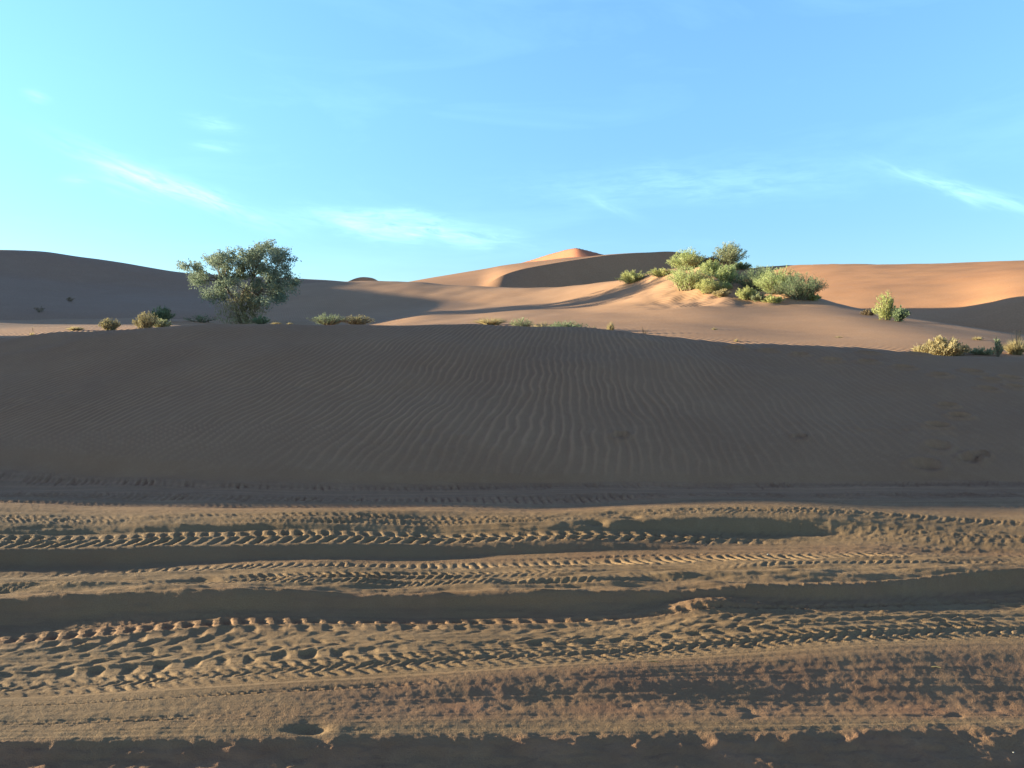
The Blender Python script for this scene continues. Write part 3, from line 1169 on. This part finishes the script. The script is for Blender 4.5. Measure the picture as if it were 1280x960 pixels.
p = ground_at(1108, 400)
sc = p.y * PX
shrub(p + Vector((0, 0, -.05)), 30 * sc, 40 * sc, L_YELLOW, 'upright yellow green bush alone on the slope right of the mound', 'bush', None, n=44, per=46, leaf=.05, lean=-.1)
p = ground_at(1123, 402)
shrub(p, 22 * sc, 20 * sc, L_DARK, 'dark low bush tucked against the right side of the lone upright bush', 'bush', None, n=36, per=46, leaf=.05, lean=.2)
p = ground_at(1086, 394)
shrub(p, 22 * sc, 8 * sc, L_BROWN, 'flat pile of brown dead twigs left of the lone upright bush', 'brush', None, n=34, per=20, leaf=.05, name='dead_brush')

# right edge tufts
p = ground_at(1183, 444)
sc = p.y * PX
shrub(p + Vector((-.1, 0, -.05)), 62 * sc, 26 * sc, L_STRAW, 'wide straw yellow grass clump behind the bank near the right edge', 'grass tuft', None, n=110, per=80, leaf=.035, name='grass_tuft', stem_mat=L_STRAW)
p = ground_at(1226, 443)
shrub(p, 40 * sc, 9 * sc, L_GREY, 'low greyish brush in the shade right of the straw clump', 'brush', None, n=34, per=30, leaf=.03, name='low_brush')
p = ground_at(1222, 425)
grass(p, 18 * p.y * PX, 7 * p.y * PX, L_STRAW, 'little pale grass tuft uphill between straw clump and right edge', n=120, blade=.008)
p = ground_at(1247, 446)
shrub(p, 16 * p.y * PX, 27 * p.y * PX, L_DARK, 'thin dark upright shrub with bare twigs near the right edge', 'shrub', None, n=22, per=14, leaf=.03, name='thin_shrub', low=.3)
p = ground_at(1270, 443)
grass(p, 40 * p.y * PX, 24 * p.y * PX, L_STRAW, 'loose yellow grass clump cut by the right edge of the view', n=420, blade=.007, seed_heads=True)

# behind the middle of the bank
p = ground_at(613, 406)
grass(p, 56 * p.y * PX, 12 * p.y * PX, L_STRAW, 'pale bleached grass patch left of the spiky shrub behind the bank', n=260, blade=.010)
p = ground_at(652, 411)
sc = p.y * PX
shrub(p, 34 * sc, 16 * sc, L_GREY, 'spiky grey green shrub with one tall stalk behind the bank', 'shrub', None, n=60, per=16, leaf=.035, name='spiky_shrub')
p = ground_at(708, 414)
sc = p.y * PX
shrub(p + Vector((0, 0, -.05)), 62 * sc, 15 * sc, L_DARK, 'widest dark mounded shrub behind the bank right of the spiky shrub', 'shrub', None, n=110, per=26, leaf=.035, name='mounded_shrub')
p = ground_at(680, 412)
grass(p, 48 * sc, 13 * sc, L_STRAW, 'thin straw grass between the spiky and the mounded shrubs', n=140, blade=.008)
p = ground_at(743, 415)
grass(p, 10 * sc, 10 * sc, L_STRAW, 'thin pale grass tuft just left of the bright golden tuft', n=50, blade=.008)
p = ground_at(763, 417)
grass(p, 13 * sc, 17 * sc, L_STRAW, 'bright golden grass tuft standing alone behind the bank', n=170, blade=.009)
p = ground_at(805, 419)
shrub(p, 9 * p.y * PX, 14 * p.y * PX, L_BROWN, 'tiny leafless twig sticking up right of the golden tuft', 'twig', None, n=7, per=2, leaf=.03, name='dry_twig')
for (px, py, w, h, lab) in ((893, 412, 12, 5, 'small bleached tuft on rippled sand below the bushy mound'),
                            (1048, 422, 12, 4, 'flat bleached tuft on rippled sand left of the straw clump'),
                            (920, 427, 8, 6, 'faint sparse sprig at the top of the bank below the mound')):
    p = ground_at(px, py)
    grass(p, w * p.y * PX, h * p.y * PX, L_STRAW, lab, n=60, blade=.007)

# the pair right of the tree
for (px, w, h, mat, lab) in ((412, 54, 14, L_DARK, 'dark green low bush, left one of the pair right of the tree'),
                             (447, 48, 12, L_TAN, 'tan sunlit low bush, right one of the pair right of the tree')):
    p = ground_at(px, d=31)
    p.z = zpix(px, 405.5, 31)
    sc = 31 * PX
    shrub(p, w * sc, h * sc, mat, lab, 'bush', 'low bushes right of the tree', n=80, per=26, leaf=.032)
for (px, w, h, lab) in ((346, 16, 5, 'pale tuft at the foot of the tree on its right'), (363, 11, 4, 'smaller pale tuft a little farther right of the tree')):
    p = ground_at(px, d=40)
    p.z = zpix(px, 406, 40)
    grass(p, w * 40 * PX, h * 40 * PX, L_STRAW, lab, n=120, blade=.012)
p = ground_at(327, d=48)
p.z = zpix(327, 405.5, 48)
shrub(p, 22 * 48 * PX, 12 * 48 * PX, L_DARK, 'small dark bush against the right side of the tree base', 'bush', None, n=36, per=40, leaf=.06)

# left of the tree
p = ground_at(137, 413)
sc = p.y * PX
shrub(p, 27 * sc, 17 * sc, L_TAN, 'rounded tan dry bush on the sunlit strip at the left', 'bush', None, n=80, per=30, leaf=.032)
p = ground_at(182, 411)
sc = p.y * PX
shrub(p, 36 * sc, 23 * sc, L_TAN, 'yellow tan bush in front of the dark bush left of the tree', 'bush', None, n=90, per=30, leaf=.032, lean=.1)
p = ground_at(202, 410)
shrub(p, 26 * sc, 13 * sc, L_GREY, 'low grey green bush joined to the right of the yellow tan bush', 'bush', None, n=36, per=40, leaf=.045)
p = ground_at(204, d=52)
shrub(p, 34 * 52 * PX, 19 * 52 * PX, L_DARK, 'dark green bush in the shade behind the yellow tan bush', 'bush', None, n=60, per=46, leaf=.08)
p = ground_at(252, d=54)
shrub(p, 50 * 54 * PX, 9 * 54 * PX, L_DARK, 'sprawling sparse branches on the shaded sand left of the tree', 'brush', None, n=26, per=14, leaf=.08, name='sprawling_brush')
p = ground_at(95, 413)
grass(p, 26 * p.y * PX, 7 * p.y * PX, L_STRAW, 'low dry grass left of the rounded tan bush', n=220, blade=.009)
p = ground_at(42, 417)
shrub(p, 3 * p.y * PX, 15 * p.y * PX, L_STRAW, 'single thin pale stalk near the left edge', 'stalk', None, n=2, per=3, leaf=.02, name='dry_stalk')
p = ground_at(40, 419)
grass(p, 7 * p.y * PX, 6 * p.y * PX, L_STRAW, 'tiny grass tuft below the pale stalk at the left edge', n=50, blade=.007)
for (px, py, w, h, lab) in ((88, 377, 13, 7, 'faint dark plant halfway up the shaded left dune'), (50, 390, 20, 8, 'faint sparse plant low on the shaded left dune')):
    p = LEFT.hit(px, py)
    shrub(p, w * p.y * PX, h * p.y * PX, L_BROWN, lab, 'plant', None, n=12, per=14, leaf=.06, name='dune_plant')


def litter(px, py, ln, lab, cat, name, straw=True):
    p = NEAR.hit(px, py)
    bm = Bag()
    if straw:
        a = rnd.uniform(-.5, .5)
        pts = np.array([(-ln / 2 * cos(a), -ln / 2 * sin(a), 0.), (0, .002, .004), (ln / 2 * cos(a), ln / 2 * sin(a), .001)])
        bm.add(*tube_pts(pts, .0035, .0025, 5))
        mat = L_STRAW
    else:
        u = np.linspace(0, 2 * pi, 9)[:-1]
        rings = [(.3, -.8), (.8, -.45), (1, 0), (.75, .5), (.25, .75)]
        V = np.array([(ln * r * cos(q) * rnd.uniform(.85, 1.1), ln * .75 * r * sin(q) * rnd.uniform(.85, 1.1), ln * .6 * zz) for (r, zz) in rings for q in u])
        f = np.array([(i * 8 + j, i * 8 + (j + 1) % 8, (i + 1) * 8 + (j + 1) % 8, (i + 1) * 8 + j) for i in range(4) for j in range(8)])
        bm.add(V, f)
        mat = PALE
    o = bm.build(name, mat, None, True)
    o.location = p + Vector((0, 0, .012))
    tag(o, lab, cat)


PALE = bark_mat('pale_stone', (.30, .26, .20), (.42, .37, .30))
litter(817, 831, .05, 'short pale straw lying on the smooth rut edge right of centre', 'straw', 'straw_bit')
litter(746, 847, .06, 'bent pale straw on the brown slope right of centre', 'straw', 'straw_bit')
litter(1170, 838, .045, 'pale straw on the brown slope far to the right', 'straw', 'straw_bit')
litter(1267, 944, .005, 'white pebble in the dark sand at the bottom right corner', 'pebble', 'pebble', False)
litter(960, 695, .009, 'pale pebble beside the upper fine tyre track', 'pebble', 'pebble', False)
